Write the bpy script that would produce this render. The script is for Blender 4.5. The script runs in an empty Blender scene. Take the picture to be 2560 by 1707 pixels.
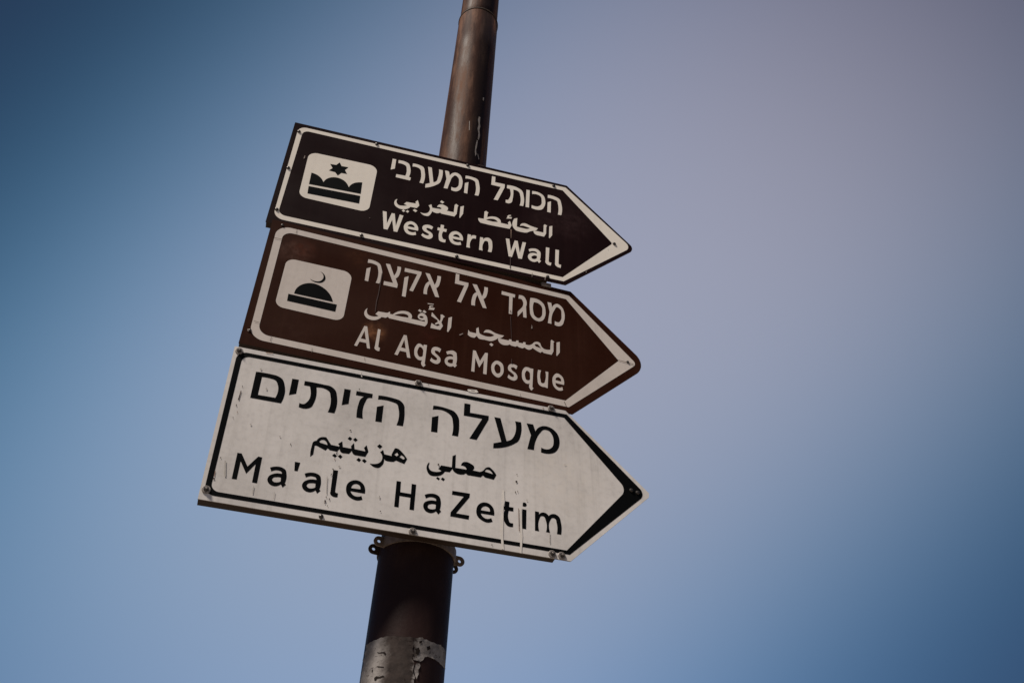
import bpy, bmesh, math, random
from mathutils import Vector, Matrix
from mathutils.geometry import delaunay_2d_cdt

random.seed(7)
scene = bpy.context.scene
R = math.radians

# ------------------------------------------------------------------ camera
cam_data = bpy.data.cameras.new('camera')
cam_data.sensor_width = 36.0
cam_data.lens = 35.0
cam_data.clip_start = 0.05
cam_data.clip_end = 3000.0
cam = bpy.data.objects.new('camera', cam_data)
scene.collection.objects.link(cam)
rx, ry, rz = (0.9985102, -0.0545653, 0.0), (-0.03569839, -0.65325785, -0.75629347), (0.04126738, 0.75516675, -0.65423252)
cam.matrix_world = Matrix(((rx[0], rx[1], rx[2], 0.0), (ry[0], ry[1], ry[2], 0.0), (rz[0], rz[1], rz[2], 1.62), (0, 0, 0, 1)))
scene.camera = cam
FWD = Vector((-rx[2], -ry[2], -rz[2]))
RIGHT = Vector((rx[0], ry[0], rz[0]))
UPV = Vector((rx[1], ry[1], rz[1]))

# ------------------------------------------------------------------ light
SUN_EL, SUN_AZ = 51.0, 226.0          # azimuth clockwise from +Y
world = bpy.data.worlds.new('World')
scene.world = world
world.use_nodes = True
wt = world.node_tree
for n in list(wt.nodes):
    wt.nodes.remove(n)
def wn(t, **k):
    n = wt.nodes.new(t)
    for a, b in k.items():
        setattr(n, a, b)
    return n
out = wn('ShaderNodeOutputWorld')
bg = wn('ShaderNodeBackground')
bg.inputs['Strength'].default_value = 0.05
wt.links.new(bg.outputs[0], out.inputs[0])
sky = wn('ShaderNodeTexSky')
sky.sky_type = 'NISHITA'
sky.sun_disc = False
sky.sun_elevation = R(SUN_EL)
sky.sun_rotation = R(SUN_AZ)
sky.altitude = 750
sky.air_density = 0.6
sky.dust_density = 0.3
sky.ozone_density = 5.0
# one broad bank of thin high haze over the deep blue: its smooth fall-off by direction also paints in the lens's darker corners
# (u to the east, v up the sky from 41 degrees), log-density as a smooth quartic, slightly greyer high on the right
TERMS = [(0, 0), (0, 1), (0, 2), (0, 3), (0, 4), (1, 0), (1, 1), (1, 2), (1, 3), (2, 0), (2, 1), (2, 2), (3, 0), (3, 1), (4, 0)]
COEF = [[-1.195, 0.04, -3.278, -3.618, -9.849, 0.252, 3.033, 3.193, 28.303, -2.086, -4.312, -68.411, 1.594, 38.809, -19.703], [-1.116, -0.103, -2.25, -4.041, -6.57, -0.08, 1.452, 2.664, 18.25, -1.02, -4.083, -52.286, 0.891, 26.885, -14.242], [-0.889, -0.019, -1.423, -5.284, -4.54, -0.286, 0.081, 4.022, 19.229, -0.344, -5.467, -51.282, 1.334, 27.623, -13.827]]
EXPO = -0.3
tc = wn('ShaderNodeTexCoord')
def wdot(v):
    dt = wn('ShaderNodeVectorMath', operation='DOT_PRODUCT')
    wt.links.new(tc.outputs['Generated'], dt.inputs[0]); dt.inputs[1].default_value = v
    return dt.outputs['Value']
def wmath(op, *a):
    m = wn('ShaderNodeMath', operation=op)
    for i, q in enumerate(a):
        if isinstance(q, (int, float)): m.inputs[i].default_value = q
        else: wt.links.new(q, m.inputs[i])
    return m.outputs[0]
up_, vp_ = [None, wdot((1, 0, 0))], [None, wdot((0, -.6538, .7567))]
for p_ in (up_, vp_):
    for q_ in range(3): p_.append(wmath('MULTIPLY', p_[-1], p_[1]))
mono = []
for i, j in TERMS:
    if i and j: mono.append(wmath('MULTIPLY', up_[i], vp_[j]))
    else: mono.append(up_[i] or vp_[j])
side = wn('ShaderNodeMapRange'); side.interpolation_type = 'SMOOTHSTEP'
wt.links.new(wdot((0, .7567, .6538)), side.inputs['Value'])
side.inputs['From Min'].default_value = .2; side.inputs['From Max'].default_value = .6
cmb = wn('ShaderNodeCombineXYZ')
for ch in range(3):
    e = COEF[ch][0] + math.log(1 / 0.05 / 2 ** EXPO)
    for mo, cf in zip(mono, COEF[ch]):
        if mo is not None: e = wmath('MULTIPLY_ADD', mo, cf, e)
    wt.links.new(wmath('MULTIPLY', wmath('EXPONENT', wmath('MINIMUM', e, 4.0)), side.outputs[0]), cmb.inputs[ch])
ad = wn('ShaderNodeVectorMath', operation='ADD')
wt.links.new(sky.outputs[0], ad.inputs[0]); wt.links.new(cmb.outputs[0], ad.inputs[1]); acc = ad.outputs[0]
wt.links.new(acc, bg.inputs['Color'])

sun_data = bpy.data.lights.new('sun', 'SUN')
sun_data.energy = 5.0
sun_data.angle = R(10)
sun_data.color = (1.0, 0.915, 0.81)
sun = bpy.data.objects.new('sun', sun_data)
scene.collection.objects.link(sun)
sdir = Vector((math.sin(R(SUN_AZ)) * math.cos(R(SUN_EL)), math.cos(R(SUN_AZ)) * math.cos(R(SUN_EL)), math.sin(R(SUN_EL))))
sun.rotation_euler = sdir.to_track_quat('Z', 'Y').to_euler()
sun.location = sdir * 20

scene.view_settings.view_transform = 'Standard'
scene.view_settings.look = 'None'
scene.view_settings.exposure = EXPO
scene.view_settings.gamma = 1.0
scene.view_settings.use_curve_mapping = False
DATA = {
(1,'arabic'): """816,1867 897,1924 897,1637 833,1467 819,1486|703,1931 766,1887 747,1839 744,1588 696,1478 384,1477 344,1506 ~303,1470 149,1489 ~128,1392 ~66,1296 ~-7,1287 -129,1369 ~-39,1357 ~38,1390 ~87,1478 ~89,1587 48,1661 111,1721 144,1608 360,1629 364,1666 ~315,1687 256,1673 ~289,1761 ~348,1798 ~444,1783 ~514,1733 ~519,1671 494,1617 670,1619 670,1875|342,1937 411,1896 374,1834 307,1876|-709,1637 ~-716,1535 ~-660,1454 ~-556,1457 -456,1498 -537,1530 -481,1616 -256,1630 -274,1684 -228,1761 ~-196,1676 -172,1584 -225,1480 -373,1478 ~-437,1391 ~-554,1335 ~-666,1353 ~-742,1418 ~-766,1491 ~-756,1585 -725,1635|-530,1338 -481,1305 -510,1251 -560,1280|-432,1344 -386,1312 -416,1255 -468,1282|-267,1436 -198,1396 -237,1335 -307,1379|3057,1868 3135,1914 3135,1574 3075,1457 3056,1469|2945,1910 3002,1872 2980,1822 2982,1590 2933,1467 2753,1466 ~2687,1508 2665,1591 ~2583,1548 ~2495,1476 ~2367,1455 ~2213,1479 ~2159,1543 2164,1866 2240,1913 2240,1604 ~2401,1600 ~2491,1601 2573,1653 ~2475,1677 ~2384,1685 2321,1656 ~2356,1749 ~2420,1782 ~2589,1740 2772,1710 2729,1629 2684,1603 2914,1605 2915,1869|1450,1920 1514,1876 1495,1829 1496,1702 ~1610,1769 ~1738,1773 ~1825,1700 1836,1613 2034,1612 2012,1677 2060,1752 ~2089,1674 2111,1609 2066,1473 1565,1456 1349,1464 ~1298,1516 1276,1609 1415,1625 1416,1844 1409,1870|#1467,1606 ~1590,1681 ~1704,1681 1765,1618 1633,1595|2024,1956 2076,1966 2083,1943 2027,1907 2038,1886 2107,1899 2094,1844 1961,1807 1997,1859 1982,1896""",
(1,'bolts'): """-3339,3240 -1443,3436 -3344,1873 -3333,431 -1366,188 860,168 882,3428 3145,3399 4737,1756 3050,140""",
(1,'border'): """-3377,3450,201 3467,3447,12 5184,1756,182 3445,109,10 -3372,154,248|#-3251,3332,155 3386,3313,9 4693,1757,70 3419,235,8 -3287,293,181""",
(1,'hebrew'): """-993,3042 -904,3044 -899,2696 -993,2629|-845,3035 ~-701,3042 ~-593,3000 ~-530,2852 -527,2517 -476,2499 -485,2392 -841,2397 -839,2509 -616,2524 ~-612,2776 ~-645,2890 ~-706,2923 -837,2927|-484,3034 ~-327,3033 ~-219,2989 ~-166,2832 -160,2390 -253,2393 ~-250,2764 ~-283,2879 ~-341,2923 -482,2921|-102,3039 -7,3042 84,2517 ~144,2566 ~178,2718 177,3037 271,3036 ~272,2711 ~235,2545 ~144,2429 -96,2260 -101,2391 0,2463|329,3040 ~384,3050 431,3036 465,2892 ~512,2996 ~592,3056 ~713,3015 ~783,2864 ~799,2658 ~756,2463 ~661,2374 542,2382 535,2497 ~626,2489 ~694,2566 ~710,2724 ~670,2903 ~601,2948 ~536,2868 ~488,2669 447,2403 352,2394 391,2751|856,3029 ~1026,3034 ~1160,2992 ~1220,2818 1226,2397 1133,2389 ~1131,2788 ~1101,2894 ~1033,2929 860,2923|946,2813 947,2384 863,2390 860,2751|1525,3239 1614,3239 1617,3035 1870,3042 1868,2915 1720,2392 1617,2387 1768,2907 1524,2912|1928,3028 ~2174,3032 ~2317,2948 ~2370,2772 2371,2389 2282,2382 ~2280,2762 ~2247,2867 ~2179,2912 2095,2913 ~2091,2547 ~2074,2438 ~2011,2374 1922,2379 1921,2482 ~1973,2490 ~2007,2558 2006,2912 1929,2912|2434,3025 2521,3031 2522,2385 2433,2379|2582,3020 ~2736,3028 ~2872,2956 ~2934,2765 ~2915,2549 ~2838,2407 ~2753,2374 2586,2390 2589,2497 ~2737,2492 ~2817,2565 ~2840,2754 ~2806,2896 ~2738,2932 2588,2911|2998,3014 ~3167,3011 ~3302,2952 ~3356,2787 3360,2371 3270,2365 ~3267,2758 ~3243,2856 ~3169,2889 2996,2901|3083,2800 3084,2377 2994,2376 2997,2732""",
(1,'latin'): """-996,1133 -904,1136 -851,750 -782,1127 -710,1132 -637,730 -592,1138 -503,1127 -582,546 -666,544 -744,914 -811,555 -903,553|-113,732 -363,729 ~-319,656 ~-250,641 -164,678 -142,590 ~-240,547 ~-363,574 ~-440,696 ~-443,851 ~-382,954 ~-289,996 ~-180,942 ~-119,830|#-363,807 ~-337,876 ~-279,899 ~-221,869 -200,809|227,965 200,872 ~136,893 ~88,891 ~73,855 ~108,814 ~191,771 ~241,699 ~232,602 ~171,544 ~74,549 -24,615 5,687 ~88,644 ~136,653 ~154,690 ~117,722 ~33,765 ~-20,844 ~-8,935 ~59,991 ~150,1002|399,1106 479,1104 477,990 555,988 547,893 474,892 ~474,685 ~500,641 557,641 556,547 ~475,539 ~411,571 ~392,643 391,893 336,893 334,985 400,988|961,726 715,724 ~758,651 ~827,637 910,671 935,584 ~840,545 ~716,569 ~639,683 ~630,836 ~696,952 ~786,992 ~901,937 ~957,824|#718,808 ~758,876 ~812,892 ~857,868 881,801|1063,983 1142,985 1142,915 ~1190,982 1267,983 1265,883 ~1191,869 ~1154,788 1149,543 1061,540|1365,974 1439,976 1443,911 ~1501,990 ~1581,1006 ~1648,939 ~1671,824 1664,547 1578,547 ~1579,796 ~1551,883 ~1501,885 ~1457,794 1455,544 1366,543|1987,1121 2076,1126 2132,729 2209,1114 2282,1122 2351,734 2405,1121 2490,1124 2408,545 2321,542 2237,895 2165,537 2084,540|2561,918 ~2658,976 ~2772,981 ~2850,909 ~2862,791 2845,648 2879,615 2832,533 2789,589 ~2709,536 ~2608,561 ~2554,665 ~2588,779 ~2675,830 2777,826 ~2749,887 ~2686,894 2586,844|#~2666,724 ~2722,758 2776,748 2774,679 ~2713,630 ~2656,635 ~2639,682|2988,1116 3075,1119 3065,679 ~3082,636 3133,638 3122,538 ~3049,540 ~2991,597 2989,673|3227,1112 3317,1114 3310,673 ~3326,635 3374,640 3368,531 ~3289,539 ~3231,590 3226,657""",
(1,'mark_pale'): """2116,535 2137,533 2142,373 2149,157 2130,152 2124,368|-1251,805 -1249,786 -1262,783 -1273,788 -1277,806 -1267,817 -1254,824|4568,1524 4573,1526 4572,1490 4562,1487""",
(1,'mark_rust'): """2089,1458 2112,1456 2118,1165 2110,1162""",
(1,'mark_seam'): """2123,242 2140,242 2142,139 2128,138""",
(1,'mark_white'): """2668,165 2678,165 2677,27 2665,26|2980,113 2998,113 2995,10 2979,10|3994,593 4007,603 4004,548 3988,537|-3058,2431 -3046,2428 -3036,2332 -3066,2307""",
(1,'panel'): """-3494,3565,15 3493,3535,34 5284,1730,178 3496,13,31 -3496,-12,13""",
(1,'plate'): """-2977,2609,209 -1307,2636,217 -1315,980,206 -2953,1006,199""",
(1,'star'): """-2219,2469 -2157,2354 -1993,2365 -2058,2244 -1990,2121 -2126,2112 -2194,1995 -2270,2092 -2424,2103 -2351,2211 -2430,2339 -2287,2350""",
(1,'wall'): """-2801,1892 ~-2623,1838 -2479,1659 ~-2412,1810 ~-2259,1910 ~-2034,1875 -1882,1676 ~-1786,1855 -1596,1945 -1577,1541 -2791,1489|-2786,1418 -1577,1469 -1565,1203 -2770,1166""",
(2,'arabic'): """642,1908 719,1962 718,1646 664,1497 638,1507|266,1961 456,1755 472,1812 467,1909 459,1944 498,1963 561,1917 529,1878 495,1726 537,1637 487,1508 270,1502 281,1647 342,1617 412,1593 471,1633 434,1674 375,1627 356,1655 419,1724 398,1775 261,1846|207,2144 282,2149 272,2123 227,2117 226,2086 320,2100 302,2036 173,2009 203,2056 189,2093|145,2194 291,2213 273,2185 157,2172|-12,1965 45,1927 15,1885 -41,1916|91,1968 148,1928 115,1885 55,1920|~59,1876 ~142,1833 ~187,1712 ~188,1593 142,1506 103,1509 -634,1510 -666,1544 -711,1501 -799,1497 ~-866,1411 ~-970,1358 ~-1092,1372 ~-1162,1453 ~-1166,1570 -1119,1659 ~-1125,1568 ~-1089,1483 ~-1004,1457 -866,1506 -937,1544 -887,1633 -694,1647 -636,1702 -632,1636 -571,1640 ~-471,1752 ~-354,1810 ~-217,1799 ~-159,1727 -167,1635 142,1639 121,1689 ~55,1665 ~-22,1709 ~-10,1817|#-536,1628 ~-411,1711 ~-312,1733 ~-235,1697 -234,1648 -369,1634|#~3,1746 ~45,1781 103,1761 ~72,1725|3138,1913 3215,1953 3214,1637 3149,1522 3133,1525|3020,1961 3086,1916 3066,1883 3066,1625 3020,1516 2842,1517 2800,1550 2765,1503 ~2664,1541 2581,1592 ~2487,1513 2398,1554 2346,1513 2264,1524 2222,1549 2188,1517 2094,1519 2052,1544 2007,1509 ~1855,1503 ~1807,1548 1786,1653 ~1724,1583 ~1634,1520 ~1484,1514 ~1345,1518 1307,1581 1254,1506 ~1150,1513 1100,1550 1105,1697 1137,1643 1287,1642 1279,1782 1329,1834 1348,1697 1367,1658 ~1525,1622 ~1617,1641 1696,1702 ~1590,1738 1451,1712 ~1494,1800 ~1551,1824 ~1729,1771 1917,1761 1872,1693 1815,1647 2026,1648 2036,1688 2089,1696 2096,1646 2190,1658 2198,1698 2250,1713 2255,1654 2355,1661 2360,1700 2413,1707 2414,1648 ~2485,1646 ~2556,1689 ~2626,1776 ~2697,1804 2757,1776 ~2829,1647 2990,1656 3002,1922|#2621,1700 ~2662,1727 2710,1725 2776,1635 2651,1656|1631,1465 1686,1432 1650,1370 1592,1413""",
(2,'bolts'): """-3256,3498 -3347,366 4840,1809""",
(2,'border'): """-3358,3482,300 3446,3457,21 5065,1805,114 3410,165,19 -3346,176,311|#-3196,3324,202 3376,3320,10 4623,1790,31 3338,324,9 -3195,332,236""",
(2,'crescent'): """-2253,2392 ~-2139,2311 ~-2112,2172 ~-2196,2063 ~-2325,2052 -2429,2116 ~-2319,2078 ~-2214,2109 ~-2157,2213 ~-2182,2329""",
(2,'dome'): """-2676,1600 ~-2631,1802 ~-2503,1943 ~-2339,2001 ~-2124,1949 ~-1947,1794 -1859,1607|-2788,1554 -1767,1558 -1770,1352 -2782,1356""",
(2,'hebrew'): """-1283,3089 ~-1133,3086 ~-1017,3033 ~-963,2914 -959,2440 -1038,2438 ~-1039,2880 ~-1066,2957 ~-1121,2982 -1281,2980|-1201,2867 -1203,2427 -1280,2430 -1285,2799|-884,3085 -789,3097 -665,2779 ~-626,2896 -620,3083 -539,3089 ~-546,2890 ~-573,2777 -620,2707 -556,2538 -560,2435 -867,2430 -866,2548 -664,2553|-448,3091 -67,3092 -66,3014 -205,2438 -286,2444 -157,2985 -448,2978|-344,2867 -350,2227 -432,2227 -431,2800|24,3092 122,3092 259,2786 ~291,2904 300,3088 382,3095 ~374,2899 ~345,2762 303,2701 389,2442 301,2436 153,2788 ~113,2641 114,2450 34,2443 ~37,2648 ~70,2778 126,2860|718,3294 799,3296 806,3094 1027,3096 1027,3003 889,2441 798,2448 935,2979 715,2980|1122,3093 1224,3103 1362,2780 ~1392,2902 1401,3090 1482,3094 ~1479,2905 ~1443,2766 1398,2704 1484,2444 1395,2441 1252,2794 ~1218,2648 1215,2448 1130,2440 ~1135,2662 ~1166,2791 1226,2868|1817,3092 2138,3080 2131,2981 2080,2981 2079,2446 2004,2445 1999,2980 1814,2983|2227,3091 ~2331,3092 ~2401,2992 2405,2785 2423,2441 2347,2440 2332,2620 2213,2415 2209,2567 2314,2738 ~2326,2921 ~2293,2978 2220,2976|2504,3089 ~2708,3091 ~2820,3001 ~2873,2801 ~2860,2606 ~2799,2471 ~2714,2422 ~2593,2456 ~2518,2566 ~2497,2718|#2589,2978 ~2697,2976 ~2771,2914 ~2797,2746 ~2774,2589 ~2707,2517 ~2615,2564 ~2580,2680|2919,3085 3012,3088 3034,2943 ~3081,3049 ~3156,3100 ~3268,3034 ~3329,2876 ~3321,2619 ~3265,2464 ~3197,2417 3095,2426 3099,2545 ~3185,2531 ~3241,2611 ~3260,2791 ~3230,2958 ~3156,2996 ~3093,2892 3019,2438 2931,2437 2972,2799""",
(2,'latin'): """-1125,1146 -1063,1150 -935,569 -997,568 -1028,698 -1170,699 -1206,561 -1265,568|#-1103,1016 -1048,788 -1155,788|-834,1145 -777,1143 -774,680 ~-761,656 -736,653 -739,561 ~-795,563 ~-840,599 -843,653|-277,1143 -216,1146 -80,556 -149,554 -182,690 -318,691 -353,556 -419,565|#-253,1014 -202,780 -301,787|~74,1000 162,947 168,999 238,1002 231,490 252,454 215,398 ~174,432 168,569 ~114,554 ~21,619 ~-15,748 ~-2,893|#~98,915 ~158,868 ~173,759 ~159,664 ~112,644 ~58,713 ~55,825|548,979 522,879 ~458,911 ~420,900 ~424,851 ~490,792 ~548,724 ~548,619 ~492,555 ~409,560 334,608 360,692 ~424,647 ~468,653 ~481,698 ~427,753 ~356,811 ~342,906 ~385,990 ~462,1011|662,940 ~732,988 ~809,1010 ~878,972 ~897,892 894,652 917,637 875,563 837,594 ~762,560 ~676,605 ~647,695 ~679,789 ~753,838 820,842 ~805,892 ~749,900 690,869|#~743,750 825,766 823,667 ~761,650 ~715,672 ~717,722|1241,1146 1301,1149 1408,892 1511,1151 1571,1157 1568,564 1494,564 1494,931 1400,707 1303,949 1301,561 1232,563|~1784,1004 ~1882,974 ~1939,819 ~1911,643 ~1824,552 ~1720,605 ~1665,758 ~1696,923|#~1787,912 ~1852,866 ~1872,773 ~1848,675 ~1797,654 ~1744,724 ~1737,835|2244,981 2218,879 ~2154,921 ~2108,901 ~2127,828 ~2203,778 ~2248,706 ~2242,620 ~2181,562 ~2101,568 2031,612 2057,703 ~2110,654 ~2161,654 ~2175,700 ~2118,762 ~2048,814 ~2039,918 ~2083,990 ~2168,1008|2533,996 2603,1001 2590,497 2614,468 2573,396 ~2530,446 2528,578 ~2466,554 ~2385,616 ~2349,775 ~2372,924 ~2434,1005 ~2498,1008|#~2465,913 ~2518,878 ~2533,783 ~2510,657 ~2464,652 ~2422,739 ~2426,853|2713,1005 2781,1007 ~2772,734 ~2798,660 ~2850,671 ~2876,748 2879,1005 2947,1006 2934,553 2862,569 ~2787,570 ~2723,623 ~2705,716|3303,742 3110,747 ~3134,669 ~3186,641 3267,676 3282,592 ~3180,559 ~3087,622 ~3041,778 ~3064,926 ~3152,1022 ~3252,977 ~3307,849|#3111,825 ~3134,902 ~3187,924 ~3234,887 3239,820""",
(2,'mark_pale'): """-940,2761 -920,2760 -928,2419 -935,2092 -949,1921 -943,1594 -959,1589 -968,1915 -952,2087 -948,2412|2037,2374 2051,2378 2090,1704 2081,1701|2095,1148 2110,1124 2120,1011 2102,1006""",
(2,'mark_seam'): """2034,2558 2049,2550 2046,2483 2027,2477|-2933,3469 -2924,3469 -2928,3332 -2937,3332|-3357,3048 -3357,3061 -3195,3072 -3195,3059|-3316,618 -3316,629 -3204,618 -3204,607|-2915,334 -2907,333 -2908,195 -2916,195|4585,1795 4598,1808 4981,1785 4975,1768|3298,275 3310,284 3355,175 3341,166|-2085,254 -2077,253 -2069,137 -2077,137|-1017,310 -1010,309 -1006,223 -1012,224|2322,233 2329,235 2326,166 2317,163""",
(2,'mark_white'): """905,1486 987,1554 997,1538 924,1466|2541,2261 2557,2228 2563,2152 2531,2143 2542,2185|-3403,391 -3372,386 -3364,320 -3396,338""",
(2,'panel'): """-3494,3616,13 3494,3605,32 5340,1823,387 3495,5,28 -3495,-4,11""",
(2,'plate'): """-2992,2560,193 -1566,2576,201 -1583,1130,190 -3003,1145,183""",
(3,'arabic'): """-983,1868 -932,1832 -965,1777 -1021,1812|-877,1865 -826,1826 -864,1772 -915,1812|-403,1821 -342,1780 -388,1715 -447,1761|-1224,1426 -1172,1389 -1202,1339 -1263,1375|-1116,1430 -1066,1391 -1101,1337 -1156,1381|-764,1430 -716,1392 -749,1339 -807,1377|-661,1429 -609,1391 -642,1335 -701,1380|-645,1741 -597,1605 -645,1476 -839,1472 ~-891,1507 -907,1561 -955,1476 -1071,1468 ~-1122,1497 -1134,1553 -1187,1478 -1322,1483 -1360,1515 -1396,1458 -1568,1528 -1605,1526 -1607,1324 -1655,1263 ~-1659,1502 ~-1636,1610 -1587,1640 ~-1536,1722 ~-1463,1753 -1416,1754 -1309,1608 -1154,1601 -1158,1635 -1185,1655 -1111,1730 -1086,1604 -926,1604 -936,1660 -888,1741 -863,1606 -657,1598 -690,1673|#-1535,1628 ~-1501,1674 ~-1454,1685 -1374,1588 -1511,1610|-323,1705 -290,1612 -146,1602 -156,1629 -126,1724 -102,1789 ~-67,1796 ~54,1721 ~130,1632 155,1596 108,1473 -59,1516 -96,1481 ~-203,1468 -268,1477 -287,1508 ~-311,1353 ~-382,1283 ~-450,1283 -549,1349 ~-457,1356 ~-373,1397 ~-327,1476 ~-330,1569 -375,1641|#-102,1647 -50,1702 -21,1652 -53,1616|#3,1611 34,1658 ~81,1633 ~102,1591 80,1572|1104,1899 1107,1596 1332,1602 ~1304,1655 1216,1672 ~1264,1760 ~1315,1776 ~1420,1751 ~1483,1699 ~1480,1650 1450,1609 1600,1604 ~1651,1633 ~1731,1732 ~1783,1752 ~1857,1705 1937,1597 1884,1480 1706,1497 1665,1535 1618,1481 1357,1478 1320,1511 1280,1477 ~1122,1477 ~1070,1518 1050,1561 1001,1471 905,1467 ~834,1371 ~726,1326 ~616,1332 ~556,1412 ~541,1490 ~556,1563 584,1614 595,1589 ~583,1510 ~619,1442 ~711,1423 839,1465 772,1503 827,1594 1036,1593 1039,1855|#1700,1631 ~1737,1686 ~1774,1688 1864,1606|767,1317 818,1290 791,1247 741,1282|867,1328 917,1295 883,1246 834,1284""",
(3,'bolts'): """-3331,3376 -3323,216 247,3464 3108,3492 371,56 3050,67 3242,64 -1294,59 4931,1784 4794,1813""",
(3,'border'): """-3359,3379,198 3455,3425,19 5115,1774,175 3408,117,16 -3354,123,187|#-3246,3286,152 3391,3325,18 4698,1805,218 3351,199,16 -3254,213,148""",
(3,'hebrew'): """-2936,2964 ~-2659,2975 ~-2530,2965 ~-2423,2911 ~-2354,2766 -2358,2334 -2937,2330|#-2805,2866 ~-2642,2869 ~-2540,2843 ~-2484,2747 -2483,2439 -2809,2431|-2239,2966 -2111,2972 -2113,2625 -2244,2562|-1996,2969 ~-1626,2971 ~-1484,2961 ~-1385,2890 ~-1336,2750 -1337,2337 -1465,2334 ~-1459,2720 ~-1497,2825 ~-1584,2873 -1753,2866 ~-1754,2475 ~-1786,2382 ~-1866,2324 -2022,2326 -2022,2426 ~-1938,2419 ~-1883,2482 -1882,2864 -1996,2864|-1214,2968 -1088,2969 -1094,2622 -1223,2562|-972,2971 -650,2975 -650,2870 ~-734,2846 ~-771,2755 -783,2335 -908,2337 ~-901,2674 ~-880,2779 -813,2869 -976,2868|-531,2968 ~-242,2971 ~-83,2938 ~-4,2849 ~17,2714 11,2336 -116,2334 ~-108,2735 ~-148,2840 ~-254,2872 -534,2865|-408,2747 -411,2335 -536,2330 -537,2685|590,2982 ~861,2976 ~1034,2927 ~1125,2794 ~1142,2646 1129,2338 1004,2340 ~1011,2641 ~965,2808 ~855,2885 581,2877|708,2754 706,2342 578,2336 578,2688|1229,3191 1356,3195 1355,2980 1752,2991 1749,2891 1512,2341 1362,2342 1614,2885 1226,2879|1870,2990 2003,2992 2137,2451 ~2235,2511 ~2305,2640 2315,2988 2444,2989 ~2436,2656 ~2387,2506 ~2279,2401 1859,2217 1864,2339 2026,2408|2563,2991 2707,2994 2755,2830 ~2829,2947 ~2941,3008 ~3108,2987 ~3239,2861 ~3276,2690 ~3246,2518 ~3160,2392 ~3038,2335 2866,2335 2874,2452 ~3019,2441 ~3108,2513 ~3145,2661 ~3120,2809 ~3050,2903 ~2950,2913 ~2849,2800 ~2769,2629 2717,2356 2576,2354 2655,2711""",
(3,'latin'): """-2944,1075 -2866,1075 -2720,826 -2570,1074 -2500,1069 -2499,515 -2587,518 -2589,906 -2718,672 -2857,910 -2856,524 -2942,521|-2330,884 ~-2236,927 ~-2136,933 ~-2051,892 ~-2019,805 -2021,609 -1995,587 -2048,515 -2087,576 ~-2180,518 ~-2273,536 ~-2334,621 ~-2319,705 ~-2247,769 -2103,797 ~-2121,839 ~-2179,855 -2295,809|#~-2183,711 -2107,716 -2100,636 ~-2149,607 ~-2221,606 ~-2252,643 ~-2238,686|-1913,1099 -1813,1097 -1836,907 -1894,906|-1705,883 ~-1609,927 ~-1507,933 ~-1422,891 ~-1394,803 -1398,606 -1372,584 -1427,512 -1466,573 ~-1561,514 ~-1655,533 ~-1715,618 ~-1698,703 ~-1624,768 -1477,795 ~-1494,838 ~-1552,854 -1671,807|#~-1560,709 -1482,714 -1477,634 ~-1527,604 ~-1601,603 ~-1632,641 ~-1617,684|-1202,1068 -1112,1070 -1112,623 ~-1096,599 -1055,594 -1057,509 ~-1142,508 ~-1194,552 -1196,601|-572,680 -837,682 ~-782,611 ~-705,592 -628,620 -601,549 ~-687,511 ~-802,532 ~-895,611 ~-924,714 ~-902,840 ~-816,918 ~-703,930 ~-611,865 ~-573,762|#-831,749 ~-814,813 ~-761,852 ~-693,838 -661,756|-8,1071 75,1071 79,842 283,843 282,1065 368,1064 363,507 279,507 280,760 73,760 74,512 -9,514|543,875 ~641,922 ~749,929 ~830,886 ~856,813 850,613 878,580 827,505 779,565 ~685,507 ~587,530 ~533,618 ~546,703 ~621,762 769,785 ~760,828 ~704,850 571,802|#~683,702 769,705 768,619 ~690,591 ~626,609 ~622,663|1072,1069 1417,1075 1412,989 1165,596 1420,595 1411,505 1056,510 1060,598 1299,984 1067,983|1906,685 1645,683 ~1692,614 ~1763,589 1850,622 1879,550 ~1784,510 ~1674,534 ~1572,624 ~1554,732 ~1585,849 ~1674,928 ~1795,929 ~1883,850 ~1908,755|#1643,754 ~1677,828 ~1736,856 ~1797,834 1821,755|2120,1045 2207,1043 2201,932 2288,934 2285,846 2195,845 ~2197,637 ~2215,596 2284,590 2282,509 ~2176,511 ~2120,572 2117,850 2061,853 2060,929 2113,928|2479,1078 ~2522,1089 ~2555,1053 ~2532,1003 2472,1003|2468,934 2550,933 2542,509 2459,508|2723,937 2806,934 2805,877 ~2863,933 ~2947,934 3003,883 ~3056,932 ~3135,947 ~3217,900 ~3248,793 3246,516 3160,518 ~3161,755 ~3132,845 ~3075,851 ~3032,792 3023,518 2941,519 ~2941,770 ~2903,850 ~2846,848 ~2811,779 2803,511 2718,512""",
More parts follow.
